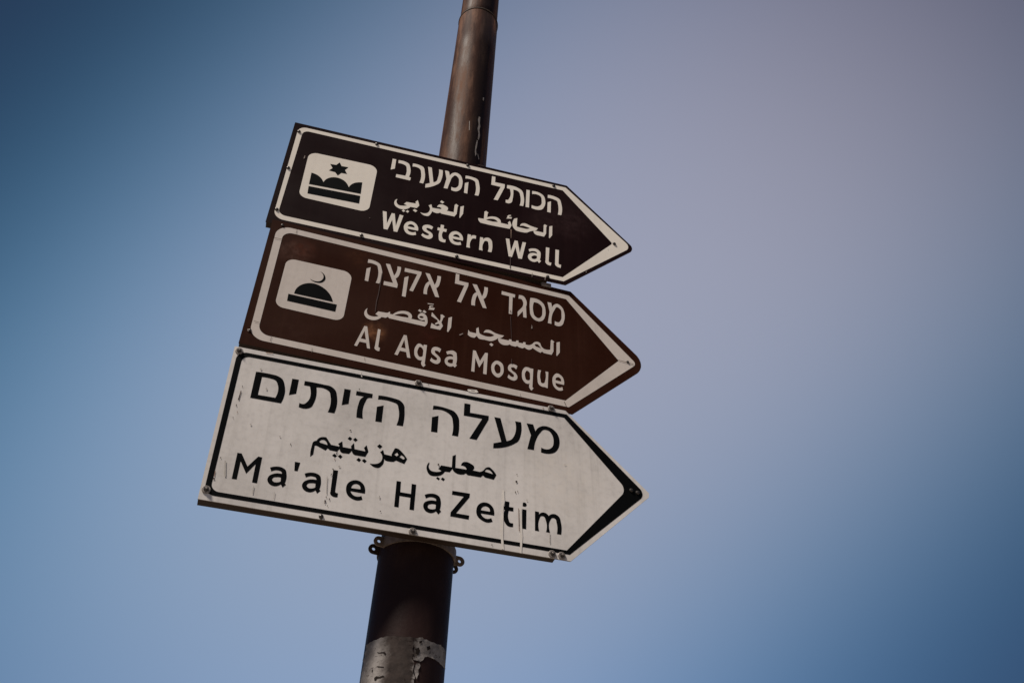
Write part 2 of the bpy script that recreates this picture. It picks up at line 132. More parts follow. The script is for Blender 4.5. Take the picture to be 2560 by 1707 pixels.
(3,'mark_dark'): """2365,1530 2358,1511 2340,1498 2331,1515 2322,1534 2342,1543 2361,1550|2335,1281 2329,1263 2323,1245 2319,1268 2317,1290 2323,1305 2330,1299|2378,1306 2375,1288 2370,1276 2367,1296 2365,1318 2371,1325 2376,1329|1885,56 1878,45 1871,39 1863,45 1866,58 1870,72 1877,64|-1247,384 -1253,360 -1264,350 -1278,362 -1277,389 -1274,418 -1260,400|-1249,469 -1248,453 -1255,449 -1261,459 -1266,476 -1259,482 -1252,487|-1186,439 -1190,421 -1195,410 -1203,424 -1204,445 -1202,466 -1194,452|-1260,336 -1259,324 -1267,325 -1274,326 -1273,338 -1270,346 -1262,346|-1201,297 -1207,288 -1213,280 -1219,289 -1221,299 -1216,308 -1209,304|-1222,982 -1212,980 -1225,935 -1238,938|-1224,1092 -1195,1084 -1197,1061 -1216,1065|-1181,1482 -1167,1482 -1182,1407 -1196,1410|-915,3022 -914,3006 -923,3004 -930,3010 -934,3026 -926,3033 -917,3039|-972,2009 -971,1995 -989,1994 -1007,1994 -1003,2007 -993,2018 -975,2021|-3133,2451 -3119,2442 -3125,2222 -3148,2221|-3116,2554 -3116,2536 -3118,2521 -3124,2543 -3131,2565 -3127,2573 -3122,2575|-3143,2097 -3142,2073 -3147,2069 -3156,2078 -3158,2104 -3159,2131 -3151,2115|-3151,1811 -3150,1799 -3157,1799 -3164,1800 -3163,1813 -3162,1825 -3155,1820|-3200,908 -3200,896 -3208,890 -3215,900 -3222,912 -3213,917 -3204,922|-3224,461 -3222,441 -3240,442 -3259,442 -3255,462 -3249,478 -3231,476|-2038,1453 -2034,1428 -2041,1430 -2048,1438 -2052,1463 -2048,1474 -2042,1479|-2255,1583 -2254,1572 -2263,1573 -2272,1573 -2270,1584 -2267,1592 -2258,1592|2361,1529 2360,1506 2343,1508 2326,1510 2330,1532 2342,1548 2359,1550|2365,1696 2363,1685 2354,1682 2348,1688 2345,1698 2354,1703 2364,1707|788,1598 780,1579 765,1573 749,1578 755,1599 761,1621 776,1610|-244,366 -243,355 -254,353 -262,357 -265,369 -255,374 -245,379|462,3480 459,3470 452,3462 448,3472 444,3482 451,3488 459,3490|1880,54 1879,42 1870,43 1862,44 1865,55 1869,65 1877,63|-1298,41 -1283,44 -1278,-16 -1290,-18|1356,3555 1433,3558 1439,3549 1361,3543""",
(3,'mark_drip'): """2061,1284 2097,1291 2110,1030 2089,912 2088,240 2108,-7 2053,9 2040,481 2056,861|2410,963 2451,954 2459,525 2472,341 2448,-22 2415,-17 2425,387 2413,772|-949,3466 -936,3470 -921,3381 -894,3343 -918,3337|1275,3546 1301,3568 1476,3590 1514,3540 1478,3515 1379,3502 1303,3510""",
(3,'mark_grey'): """2576,1146 2566,1133 2555,1125 2545,1132 2548,1146 2555,1161 2566,1153|-1077,1165 -1090,1152 -1104,1137 -1115,1151 -1123,1164 -1108,1176 -1091,1175|-1299,898 -1287,900 -1255,535 -1268,532|-2551,449 -2537,449 -2531,283 -2548,280|-2169,397 -2159,397 -2159,251 -2168,249|-2837,3048 -2842,3029 -2857,3014 -2870,3032 -2882,3051 -2863,3061 -2846,3069|-2243,1583 -2250,1571 -2259,1562 -2269,1570 -2269,1583 -2265,1597 -2254,1590|-2658,2601 -2660,2578 -2675,2575 -2691,2579 -2688,2603 -2685,2627 -2669,2617|-2809,1731 -2807,1712 -2822,1709 -2834,1717 -2840,1734 -2827,1743 -2813,1751|3407,2143 3388,2133 3364,2122 3352,2128 3339,2134 3367,2143 3393,2148|-3131,858 -3105,864 -3047,540 -3074,535|-306,683 -287,685 -291,621 -309,628|3006,509 3020,512 3015,284 3001,282""",
(3,'mark_rust'): """2386,924 2396,924 2408,439 2396,437|-1209,1321 -1195,1319 -1197,1278 -1209,1278|-3102,1952 -3101,1936 -3104,1924 -3110,1943 -3116,1962 -3112,1968 -3107,1972|-3251,622 -3239,620 -3232,497 -3247,499|2944,3462 2939,3444 2927,3434 2921,3449 2916,3467 2929,3474 2941,3480|2386,934 2396,936 2406,525 2394,522|-2840,3479 -2703,3494 -2681,3479 -2818,3464""",
(3,'panel'): """-3434,3485,11 3431,3518,19 5189,1829,18 5179,1729,18 3426,-15,16 -3425,13,10""",
}
POLE_MARKS = [
('paper', "-64.0,2354.8 -50.4,2354.2 -35.1,2355.6 -21.8,2356.2 -12.8,2356.6 -4.7,2355.6 5.9,2355.1 13.0,2355.3 14.9,2346.2 14.0,2334.8 15.8,2325.8 15.5,2316.5 18.8,2306.2 17.6,2296.8 20.8,2288.5 19.0,2185.8 -69.2,2198.2"),
('soiled', "-33.4,2305.1 -28.5,2303.5 -21.2,2301.6 -20.9,2300.1 -25.0,2301.1 -30.9,2302.9"),
('soiled', "-34.1,2284.3 -31.1,2286.9 -26.3,2284.9 -21.1,2286.5 -18.6,2284.4 -24.4,2282.5 -29.2,2282.4 -30.7,2279.1 -33.0,2279.6"),
('soiled', "-40.1,2300.5 -38.6,2300.8 -38.6,2295.5 -39.7,2295.6"),
('soiled', "-36.4,2331.3 -31.6,2328.8 -23.4,2328.5 -20.3,2324.9 -21.5,2322.3 -25.6,2326.7 -32.3,2327.5"),
('paper', "13.7,2355.1 21.6,2357.4 32.6,2357.6 41.5,2356.0 54.8,2358.4 67.7,2359.5 76.2,2357.1 80.7,2327.6 65.8,2327.1 54.6,2328.0 44.1,2327.9 36.8,2328.2 32.1,2325.3 30.6,2319.8 26.7,2315.4 21.4,2316.1 17.0,2315.9 15.2,2325.7 16.2,2337.1 13.8,2346.0"),
('paper', "21.1,2310.5 25.3,2313.1 27.5,2308.7 24.9,2300.5 26.2,2293.6 24.1,2284.0 21.5,2288.7 19.5,2299.1"),
('soiled', "18.2,2335.7 22.3,2339.6 24.4,2333.6 22.8,2325.7 19.4,2326.7"),
('soiled', "33.7,2344.3 38.5,2348.1 39.9,2343.0 35.1,2338.2"),
('soiled', "22.2,2350.9 26.5,2353.2 25.7,2348.2 22.2,2346.6"),
('flake', "33.8,3868.5 38.0,3868.4 38.3,3842.4 40.6,3829.8 38.9,3813.0 42.2,3791.8 39.8,3769.7 36.9,3771.7 37.2,3796.6 33.5,3812.8 35.1,3834.2 32.3,3851.8"),
('flake', "34.7,3764.8 37.3,3764.9 36.5,3737.6 34.9,3721.9 37.2,3707.4 34.8,3695.8 32.2,3714.8 32.5,3738.8"),
('flake', "39.9,3712.4 41.6,3713.2 46.6,3695.9 44.6,3691.9"),
('flake', "10.4,3832.7 12.0,3832.4 14.0,3791.9 12.2,3793.6"),
('flake', "40.3,3963.7 44.0,3966.8 43.5,3951.4 40.5,3950.6"),
]
SIGNS = {1: {'m': [[0.97606, -0.21751, 0.00157], [0.21751, 0.97601, -0.00951], [0.00054, 0.00962, 0.99995]], 'b': [-0.22258, 1.60122, 3.25402], 'W': 0.699, 'H': 0.3551}, 2: {'m': [[0.96416, -0.26495, -0.01395], [0.26504, 0.96422, 0.00549], [0.012, -0.00899, 0.99989]], 'b': [-0.2005, 1.59611, 2.88268], 'W': 0.6989, 'H': 0.3611}, 3: {'m': [[0.96224, -0.26975, -0.03649], [0.27007, 0.96283, 0.004], [0.03406, -0.0137, 0.99933]], 'b': [-0.19678, 1.58688, 2.52625], 'W': 0.6857, 'H': 0.35}}

# ------------------------------------------------------------------ helpers
def link(name, me, parent=None, mat=None, smooth=False):
    o = bpy.data.objects.new(name, me)
    scene.collection.objects.link(o)
    if parent is not None:
        o.parent = parent
    if mat is not None:
        for m in (mat if isinstance(mat, (list, tuple)) else [mat]):
            me.materials.append(m)
    if smooth:
        for p in me.polygons:
            p.use_smooth = True
    return o

def mesh(name, bm):
    me = bpy.data.meshes.new(name)
    bm.normal_update()
    bm.to_mesh(me)
    bm.free()
    return me

def empty(name, loc, mat3=None):
    o = bpy.data.objects.new(name, None)
    o.empty_display_size = 0.1
    scene.collection.objects.link(o)
    m = mat3.to_4x4() if mat3 is not None else Matrix.Identity(4)
    m.translation = Vector(loc)
    o.matrix_world = m
    return o

def tag(o, label, cat, group=None, kind=None):
    if label: o['label'] = label
    if cat: o['category'] = cat
    if group: o['group'] = group
    if kind: o['kind'] = kind
    return o

def spline(pts):
    """closed path; (x, y, smooth) points, Hermite where smooth"""
    n = len(pts)
    def tan(i, a, b):
        P0, P1, P2 = Vector(pts[i - 1][:2]), Vector(pts[i][:2]), Vector(pts[(i + 1) % n][:2])
        d0, d1 = max((P1 - P0).length, 1e-6), max((P2 - P1).length, 1e-6)
        t = (P1 - P0) / d0 * d1 + (P2 - P1) / d1 * d0
        return t.normalized() if t.length > 1e-9 else Vector((0, 0))
    res = []
    for i in range(n):
        a, b = pts[i], pts[(i + 1) % n]
        A, B = Vector(a[:2]), Vector(b[:2])
        if not a[2] and not b[2]:
            res.append(A)
            continue
        L = (B - A).length
        ta = tan(i, 0, 0) if a[2] else None
        tb = tan((i + 1) % n, 0, 0) if b[2] else None
        c = (B - A) / max(L, 1e-6)
        if ta is None: ta = (c * 2 - tb * (tb.dot(c))).normalized() if tb.dot(c) > .2 else c
        if tb is None: tb = (c * 2 - ta * (ta.dot(c))).normalized() if ta.dot(c) > .2 else c
        k = 7
        for s in range(k):
            t = s / k
            h1 = 2*t**3 - 3*t**2 + 1; h2 = -2*t**3 + 3*t**2
            h3 = t**3 - 2*t**2 + t; h4 = t**3 - t**2
            res.append(A * h1 + B * h2 + ta * L * h3 + tb * L * h4)
    return res

def fillet(pts):
    n = len(pts); res = []
    for i in range(n):
        P0, P1, P2 = Vector(pts[i - 1][:2]), Vector(pts[i][:2]), Vector(pts[(i + 1) % n][:2])
        r = pts[i][2]
        a, b = (P0 - P1).normalized(), (P2 - P1).normalized()
        ang = a.angle(b) / 2
        d = r / math.tan(ang)
        C = P1 + (a + b).normalized() * (r / math.sin(ang))
        s, e = P1 + a * d - C, P1 + b * d - C
        k = 10 if r > .004 else 4
        for j in range(k + 1):
            v = s.lerp(e, j / k)
            res.append(C + v.normalized() * r)
    return res

def parse(txt):
    """-> list of (is_hole, outline in metres)"""
    out_ = []
    for seg in txt.split('|'):
        hole = seg.startswith('#')
        pts = []; fil = False
        for p in seg.lstrip('#').split():
            s = p.startswith('~')
            v = [float(q) / 10000 for q in p.lstrip('~').split(',')]
            if len(v) == 3: fil = True; pts.append((v[0], v[1], v[2]))
            else: pts.append((v[0], v[1], s))
        out_.append((hole, fillet(pts) if fil else spline(pts)))
    return out_

def inside(p, poly):
    c = False; x, y = p; j = len(poly) - 1
    for i in range(len(poly)):
        xi, yi = poly[i]; xj, yj = poly[j]
        if (yi > y) != (yj > y) and x < (xj - xi) * (y - yi) / (yj - yi) + xi: c = not c
        j = i
    return c

def cdt(loops, extra=()):
    V = []; E = []
    for h, L in loops:
        b = len(V); m = len(L)
        V += [Vector(p) for p in L]
        E += [(b + i, b + (i + 1) % m) for i in range(m)]
    V += [Vector(p) for p in extra]
    v, e, f, *_ = delaunay_2d_cdt(V, E, [], 0, 1e-6)
    keep = []
    for t in f:
        c = sum((v[i] for i in t), Vector((0, 0))) / len(t)
        if any(inside(c, L) for h, L in loops if not h) and not any(inside(c, L) for h, L in loops if h):
            keep.append(t)
    return v, keep

def sheet(loops, y, flip=False):
    """flat print lying on the sign face: x right, z up, facing -y"""
    v, f = cdt(loops)
    bm = bmesh.new()
    vs = [bm.verts.new((p.x, y, p.y)) for p in v]
    for t in f:
        try: bm.faces.new([vs[i] for i in t])
        except ValueError: pass
    for fc in bm.faces:
        fc.normal_update()
        if fc.normal.y > 0: fc.normal_flip()
    loose = [w for w in bm.verts if not w.link_faces]
    bmesh.ops.delete(bm, geom=loose, context='VERTS')
    return bm

def slab(loop, y0, y1):
    """closed outline given a thickness"""
    bm = bmesh.new()
    a = [bm.verts.new((p.x, y0, p.y)) for p in loop]
    b = [bm.verts.new((p.x, y1, p.y)) for p in loop]
    bm.faces.new(a); bm.faces.new(list(reversed(b)))
    n = len(a)
    for i in range(n):
        f = bm.faces.new((a[i], b[i], b[(i + 1) % n], a[(i + 1) % n]))
        f.material_index = 1
    bmesh.ops.recalc_face_normals(bm, faces=bm.faces[:])
    bm.faces.ensure_lookup_table()
    for f in bm.faces[:]:
        if abs(f.normal.y) > .9 and f.calc_center_median().y > (y0 + y1) / 2: f.material_index = 1
    return bm

def box(bm, x0, x1, y0, y1, z0, z1, bev=0.0):
    r = bmesh.ops.create_cube(bm, size=1.0)
    for v in r['verts']:
        v.co = Vector((x0 if v.co.x < 0 else x1, y0 if v.co.y < 0 else y1, z0 if v.co.z < 0 else z1))
    if bev:
        ed = list({e for v in r['verts'] for e in v.link_edges})
        bmesh.ops.bevel(bm, geom=ed, offset=bev, segments=2, affect='EDGES')

def lathe(bm, prof, axis='y', seg=24, center=(0, 0, 0)):
    """profile of (radius, height) revolved about an axis"""
    c = Vector(center); rings = []
    for r, h in prof:
        ring = []
        for i in range(seg):
            a = 2 * math.pi * i / seg
            if axis == 'y': p = Vector((r * math.cos(a), h, r * math.sin(a)))
            else: p = Vector((r * math.cos(a), r * math.sin(a), h))
            ring.append(bm.verts.new(p + c))
        rings.append(ring)
    for A, B in zip(rings, rings[1:]):
        for i in range(seg):
            bm.faces.new((A[i], A[(i + 1) % seg], B[(i + 1) % seg], B[i]))
    if prof[0][0] > 1e-6: bm.faces.new(rings[0])
    if prof[-1][0] > 1e-6: bm.faces.new(list(reversed(rings[-1])))
    return rings

# ------------------------------------------------------------------ materials
class MB:
    def __init__(s, name, rough=.5, spec=.5, metal=0.0):
        s.m = bpy.data.materials.new(name); s.m.use_nodes = True
        s.t = s.m.node_tree
        s.b = s.t.nodes['Principled BSDF']
        s.b.inputs['Roughness'].default_value = rough
        s.b.inputs['Specular IOR Level'].default_value = spec
        s.b.inputs['Metallic'].default_value = metal
        s.co = s.n('ShaderNodeTexCoord').outputs['Object']
    def n(s, t, **k):
        x = s.t.nodes.new(t)
        for a, b in k.items(): setattr(x, a, b)
        return x
    def l(s, a, b): s.t.links.new(a, b)
    def mapped(s, sc, off=(0, 0, 0)):
        m = s.n('ShaderNodeMapping'); m.inputs['Scale'].default_value = sc; m.inputs['Location'].default_value = off
        s.l(s.co, m.inputs[0]); return m.outputs[0]
    def noise(s, sc=(1, 1, 1), scale=5, detail=6, rough=.55, off=(0, 0, 0), dist=0):
        n = s.n('ShaderNodeTexNoise'); s.l(s.mapped(sc, off), n.inputs['Vector'])
        n.inputs['Scale'].default_value = scale; n.inputs['Detail'].default_value = detail
        n.inputs['Roughness'].default_value = rough; n.inputs['Distortion'].default_value = dist
        return n.outputs['Fac']
    def rng(s, v, a, b, c=0., d=1., smooth=True):
        n = s.n('ShaderNodeMapRange'); n.interpolation_type = 'SMOOTHSTEP' if smooth else 'LINEAR'
        s.l(v, n.inputs['Value'])
        for i, q in zip(('From Min', 'From Max', 'To Min', 'To Max'), (a, b, c, d)): n.inputs[i].default_value = q
        return n.outputs['Result']
    def math(s, op, a, b):
        n = s.n('ShaderNodeMath', operation=op)
        for i, q in enumerate((a, b)):
            if isinstance(q, (int, float)): n.inputs[i].default_value = q
            else: s.l(q, n.inputs[i])
        return n.outputs[0]
    def mix(s, f, a, b):
        n = s.n('ShaderNodeMix', data_type='RGBA')
        for i, q in ((0, f), (6, a), (7, b)):
            if isinstance(q, tuple): n.inputs[i].default_value = (*q, 1)
            elif isinstance(q, (int, float)): n.inputs[i].default_value = q
            else: s.l(q, n.inputs[i])
        return n.outputs[2]
    def spot(s, x, z, r0, r1):
        d = s.n('ShaderNodeVectorMath', operation='SUBTRACT'); s.l(s.co, d.inputs[0]); d.inputs[1].default_value = (x, 0, z)
        l = s.n('ShaderNodeVectorMath', operation='LENGTH'); s.l(d.outputs[0], l.inputs[0])
        return s.rng(l.outputs['Value'], r0, r1, 1., 0.)
    def col(s, c):
        if isinstance(c, tuple): s.b.inputs['Base Color'].default_value = (*c, 1)
        else: s.l(c, s.b.inputs['Base Color'])
    def rough(s, v): s.l(v, s.b.inputs['Roughness'])
    def bump(s, v, st=.2, d=.001):
        n = s.n('ShaderNodeBump'); n.inputs['Strength'].default_value = st; n.inputs['Distance'].default_value = d
        s.l(v, n.inputs['Height']); s.l(n.outputs[0], s.b.inputs['Normal'])

def film(name, c, dirt, amount=.35, rough=.45, spec=.12, spots=(), speck=0.0, streak=.3, off=0):
    """printed retro-reflective film with weathering; spots and tone variation also carry painted reflections and glare"""
    m = MB(name, rough, spec)
    big = m.noise(scale=5, detail=5, off=(off, 0, 3))
    fine = m.noise(scale=90, detail=4, off=(off, 2, 0))
    st = m.noise(sc=(70, 1, 2.2), scale=1.0, detail=5, off=(off, 1, 0))
    f = m.math('ADD', m.math('MULTIPLY', m.rng(big, .35, .75), amount * .7), m.math('MULTIPLY', m.rng(st, .48, .8), streak))
    f = m.math('ADD', f, m.math('MULTIPLY', m.rng(fine, .4, .8), amount * .35))
    base = m.mix(f, c, dirt)
    for (x, z, r0, r1, colr, amt) in spots:
        nz = m.rng(m.noise(scale=55, detail=6, off=(x * 10, 0, z * 10), rough=.65), .35, .7, .15, 1.)
        base = m.mix(m.math('MULTIPLY', m.math('MULTIPLY', m.spot(x, z, r0, r1), nz), amt), base, colr)
    if speck:
        sp = m.rng(m.noise(scale=260, detail=2, off=(3, 3, off)), .735, .77)
        base = m.mix(m.math('MULTIPLY', sp, speck), base, (.05, .03, .025))
    m.col(base)
    m.rough(m.rng(big, .3, .8, rough - .06, rough + .16))
    m.bump(m.noise(scale=6, detail=2), .25, .004)
    return m.m

WHITE1 = film('white_film', (.86, .79, .70), (.68, .615, .54), .5, off=1)
WHITE2 = film('white_film_aged', (.68, .605, .55), (.48, .42, .375), .6, off=2, streak=.35)
WHITE3 = film('white_panel_film', (.79, .74, .70), (.49, .455, .425), .85, off=3, streak=.38, speck=.5,  # uneven glare on the face put into the tone variation
              spots=[(.33, .17, .03, .12, (.80, .72, .64), .5)])
BROWN1 = film('brown_film_dark', (.0105, .0036, .0036), (.019, .0072, .0070), .5, rough=.45, spec=.06, off=4, streak=.5,
              spots=[(.355, .215, .0, .085, (.05, .027, .027), .6), (.29, .20, .0, .06, (.04, .02, .02), .5)])  # hazy reflection painted into the film towards the arrow end
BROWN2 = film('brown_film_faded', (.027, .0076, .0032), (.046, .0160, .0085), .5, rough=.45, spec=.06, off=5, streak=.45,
              spots=[(-.2876, .279, .0, .055, (.12, .06, .045), .8), (-.270, .2945, .0, .04, (.09, .025, .012), .7),  # faded patch with a pinkish reflection painted in
                     (-.090, .1056, .0, .034, (.30, .13, .06), .9), (-.148, .31, .0, .05, (.07, .024, .010), .6),  # first spot: orange glow painted into the film colour
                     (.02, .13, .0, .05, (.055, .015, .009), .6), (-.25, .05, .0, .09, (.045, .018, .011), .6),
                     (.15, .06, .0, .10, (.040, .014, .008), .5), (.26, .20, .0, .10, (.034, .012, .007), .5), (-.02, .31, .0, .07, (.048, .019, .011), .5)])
BLACK = film('black_film', (.0028, .0030, .0034), (.006, .006, .0065), .5, rough=.5, spec=.04, off=6)

def plain(name, c, c2, rough=.5, spec=.4, metal=0., scale=20, bump=0., sc=(1, 1, 1)):
    m = MB(name, rough, spec, metal)
    f = m.rng(m.noise(sc=sc, scale=scale, detail=7, rough=.65), .35, .7)
    m.col(m.mix(f, c, c2))
    m.rough(m.rng(f, 0, 1, rough - .05, min(1., rough + .15), False))
    if bump: m.bump(m.noise(sc=sc, scale=scale * 3, detail=5), bump, .002)
    return m.m

EDGE_DARK = plain('panel_back_brown', (.030, .018, .013), (.055, .032, .022), .55, .3)
EDGE_PALE = plain('panel_edge_alloy', (.22, .19, .17), (.30, .26, .23), .5, .4)
RAIL = plain('rail_weathered', (.026, .014, .008), (.050, .028, .017), .6, .3, sc=(1, 6, 6), scale=9, bump=.15)
RAIL3 = RAIL
STEEL = plain('zinc_bolt', (.34, .30, .27), (.17, .14, .12), .45, .5, .25, 300, .2)
SCREW = plain('dark_screw', (.045, .04, .038), (.10, .085, .075), .35, .6, .6, 400)
CLAMP = plain('clamp_galvanised', (.26, .195, .16), (.13, .10, .082), .6, .4, .2, 60, .3)
CLAMP_DARK = plain('clamp_rusty_dark', (.035, .025, .02), (.07, .045, .03), .65, .3, .2, 60, .3)
def paper(name, c, c2, th, soil=None):
    m = MB(name, .85, .1)
    f = m.rng(m.noise(scale=28, detail=8, rough=.7), .35, .65)
    sp = m.rng(m.noise(sc=(1, 1, 1.6), scale=75, detail=6, rough=.7, dist=1.2), th, th + .06)
    cr = m.rng(m.noise(sc=(1, 1, 3), scale=18, detail=5, rough=.75, off=(4, 4, 4), dist=2.5), th + .02, th + .06)
    base = m.mix(f, c, c2)
    if soil:
        sp3 = m.n('ShaderNodeSeparateXYZ'); m.l(m.co, sp3.inputs[0])
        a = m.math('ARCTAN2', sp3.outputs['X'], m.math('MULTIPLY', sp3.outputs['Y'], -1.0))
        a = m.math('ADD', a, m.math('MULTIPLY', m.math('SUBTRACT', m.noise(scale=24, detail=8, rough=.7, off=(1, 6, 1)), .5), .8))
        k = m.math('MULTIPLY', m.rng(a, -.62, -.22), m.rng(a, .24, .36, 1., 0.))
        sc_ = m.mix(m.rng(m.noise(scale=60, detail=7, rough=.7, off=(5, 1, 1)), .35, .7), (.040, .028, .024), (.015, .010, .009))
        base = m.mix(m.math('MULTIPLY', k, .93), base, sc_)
    base = m.mix(m.math('MULTIPLY', m.math('MAXIMUM', sp, cr), .85), base, (.020, .013, .011))
    m.col(base); m.bump(m.noise(scale=90, detail=6), .6, .002)
    return m.m
PAPER = paper('torn_paper', (.34, .31, .29), (.18, .16, .15), .60, True)
SOIL = paper('soiled_paper', (.020, .014, .012), (.012, .008, .007), .58)
FLAKE = plain('paint_flake', (.42, .38, .35), (.25, .2, .17), .7, .3, 0, 300)
MARKS = {
    'drip': plain('dried_drip', (.82, .76, .69), (.70, .64, .58), .6, .3, 0, 60),
    'rust': plain('rust_stain', (.26, .16, .12), (.38, .28, .22), .8, .2, 0, 200),
    'dark': plain('chipped_spot', (.03, .02, .017), (.12, .085, .07), .8, .2, 0, 300),
    'grey': plain('grey_smudge', (.44, .405, .37), (.52, .48, .44), .7, .2, 0, 200),
    'pale': plain('pale_run', (.075, .045, .04), (.045, .025, .02), .6, .3, 0, 120),
    'white': plain('scratch', (.32, .27, .24), (.2, .15, .13), .7, .3, 0, 200),
    'seam': plain('film_seam', (.20, .16, .14), (.11, .08, .07), .7, .2, 0, 200),
}

# pole paint: gloss dark brown, lighter and mottled higher up
pm = MB('pole_paint', .5, .09)
stv = pm.noise(sc=(26, 26, 3.2), scale=1.2, detail=9, rough=.72)
blo = pm.noise(sc=(1, 1, .6), scale=9, detail=6, rough=.6)
sepz = pm.n('ShaderNodeSeparateXYZ'); pm.l(pm.co, sepz.inputs[0])
hi = pm.rng(sepz.outputs['Z'], 2.6, 3.5)
mottle = pm.math('MULTIPLY', pm.rng(stv, .40, .66), pm.rng(blo, .35, .65, .25, 1.))
low_c = pm.mix(pm.rng(blo, .35, .7), (.022, .0115, .0105), (.042, .023, .020))
hi_c = pm.mix(mottle, (.046, .021, .014), (.17, .085, .052))
# dark band painted in for the pole's unlit right side, edges uneven
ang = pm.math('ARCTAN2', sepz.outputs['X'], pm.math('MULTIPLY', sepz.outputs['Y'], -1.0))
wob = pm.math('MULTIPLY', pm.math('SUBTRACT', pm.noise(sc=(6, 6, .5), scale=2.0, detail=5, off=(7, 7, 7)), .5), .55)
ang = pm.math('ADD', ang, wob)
shade_band = pm.math('MULTIPLY', pm.rng(ang, .10, .32), pm.rng(ang, .78, 1.0, 1., 0.))
shade_band = pm.math('MULTIPLY', shade_band, pm.rng(pm.noise(sc=(20, 20, 1), scale=1.5, detail=6, off=(2, 9, 2)), .25, .6, .55, .9))
hi_c = pm.mix(shade_band, hi_c, (.014, .009, .008))
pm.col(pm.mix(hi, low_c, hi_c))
pm.rough(pm.rng(mottle, 0, 1, .46, .78, False))
pm.bump(pm.math('ADD', pm.noise(scale=150, detail=5), pm.math('MULTIPLY', pm.noise(sc=(1, 1, .35), scale=26, detail=4), 1.5)), .3, .0015)
POLE = pm.m

# ------------------------------------------------------------------ ground
gm = MB('paving_ground', .9, .2)
gm.col(gm.mix(gm.rng(gm.noise(scale=.8, detail=8), .3, .7), (.30, .26, .21), (.22, .19, .16)))
bm = bmesh.new()
for a in ((-400, -400), (400, -400), (400, 400), (-400, 400)): bm.verts.new((a[0], a[1], 0))
bm.verts.ensure_lookup_table(); bm.faces.new(bm.verts[:])
g = link('ground', mesh('ground', bm), None, gm.m)
tag(g, None, None, kind='structure')

# ------------------------------------------------------------------ pole
PX, PY = -0.16024, 1.71935
def prad(z): return .0726 - .0061 * (z - 2.45)
pole = empty('signpost_pole', (PX, PY, 0))
tag(pole, 'tall tapering dark brown round metal pole standing behind the three arrow signs', 'pole')
ZJ = 4.4095
def tube(z0, z1, dr=0., seg=96, n=24):
    bm = bmesh.new()
    lathe(bm, [(prad(z0 + (z1 - z0) * i / n) + dr, z0 + (z1 - z0) * i / n) for i in range(n + 1)], 'z', seg)
    bmesh.ops.recalc_face_normals(bm, faces=bm.faces[:])
    return bm
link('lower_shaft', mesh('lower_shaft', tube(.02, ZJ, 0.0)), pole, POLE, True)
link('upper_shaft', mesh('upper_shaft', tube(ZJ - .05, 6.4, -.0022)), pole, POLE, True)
bm = bmesh.new()
lathe(bm, [(prad(ZJ) - .0015, ZJ - .004), (prad(ZJ) + .0016, ZJ - .0035), (prad(ZJ) + .0016, ZJ + .0005), (prad(ZJ) - .002, ZJ + .001)], 'z', 96)
link('joint_ring', mesh('joint_ring', bm), pole, CLAMP_DARK, True)
bm = bmesh.new()
lathe(bm, [(.15, 0.0), (.15, .02), (.09, .024)], 'z', 48)
link('base_plate', mesh('base_plate', bm), pole, CLAMP_DARK)
bm = bmesh.new()
lathe(bm, [(prad(6.4) + .003, 6.39), (prad(6.4) + .003, 6.41), (.001, 6.43)], 'z', 48)
link('pole_cap', mesh('pole_cap', bm), pole, CLAMP_DARK, True)

def wrap(paths, dr, name, parent, mat, grid=True, rag=0.0):
    """thin sheet stuck round the pole; outline in degrees from the front and mm of height"""
    loops = []
    for s in paths:
        P = [tuple(float(q) for q in p.split(',')) for p in s.split()]
        L = []
        for i, a in enumerate(P):
            b = P[(i + 1) % len(P)]
            A = Vector((R(a[0]) * .0726, a[1] / 1000)); B = Vector((R(b[0]) * .0726, b[1] / 1000))
            k = max(1, int((B - A).length / .004)) if grid else 1
            for j in range(k):
                q = A.lerp(B, j / k)
                if rag and j: q += Vector((random.uniform(-rag, rag), random.uniform(-rag, rag)))
                L.append(q)
        loops.append((False, L))
    ex = []
    if grid:
        xs = [p.x for h, L in loops for p in L]; zs = [p.y for h, L in loops for p in L]
        x = min(xs)
        while x < max(xs):
            z = min(zs)
            while z < max(zs):
                ex.append((x + random.uniform(-.0008, .0008), z + random.uniform(-.0008, .0008))); z += .004
            x += .004
    v, f = cdt(loops, ex)
    bm = bmesh.new(); vs = []
    edge_pts = [q for h, L in loops for q in L[::3]] if grid else []
    for p in v:
        lift = 0
        if grid:
            d = min((p - q).length for q in edge_pts)
            w = .5 + .5 * math.sin(p.x * 310 + 1.3 * math.sin(p.y * 240)) * math.sin(p.y * 190 + 2)
            lift = max(0., 1 - d / .007) ** 1.5 * .0034 * w * w
        a = p.x / .0726; r = prad(p.y) + dr + lift + (random.uniform(0, .0005) if grid else 0)
        vs.append(bm.verts.new((r * math.sin(a), -r * math.cos(a), p.y)))
    for t in f:
        try: bm.faces.new([vs[i] for i in t])
        except ValueError: pass
    bmesh.ops.delete(bm, geom=[w for w in bm.verts if not w.link_faces], context='VERTS')
    for fc in bm.faces:
        fc.normal_update(); c = fc.calc_center_median()
        if fc.normal.x * c.x + fc.normal.y * c.y < 0: fc.normal_flip()
    return link(name, mesh(name, bm), parent, mat, True)

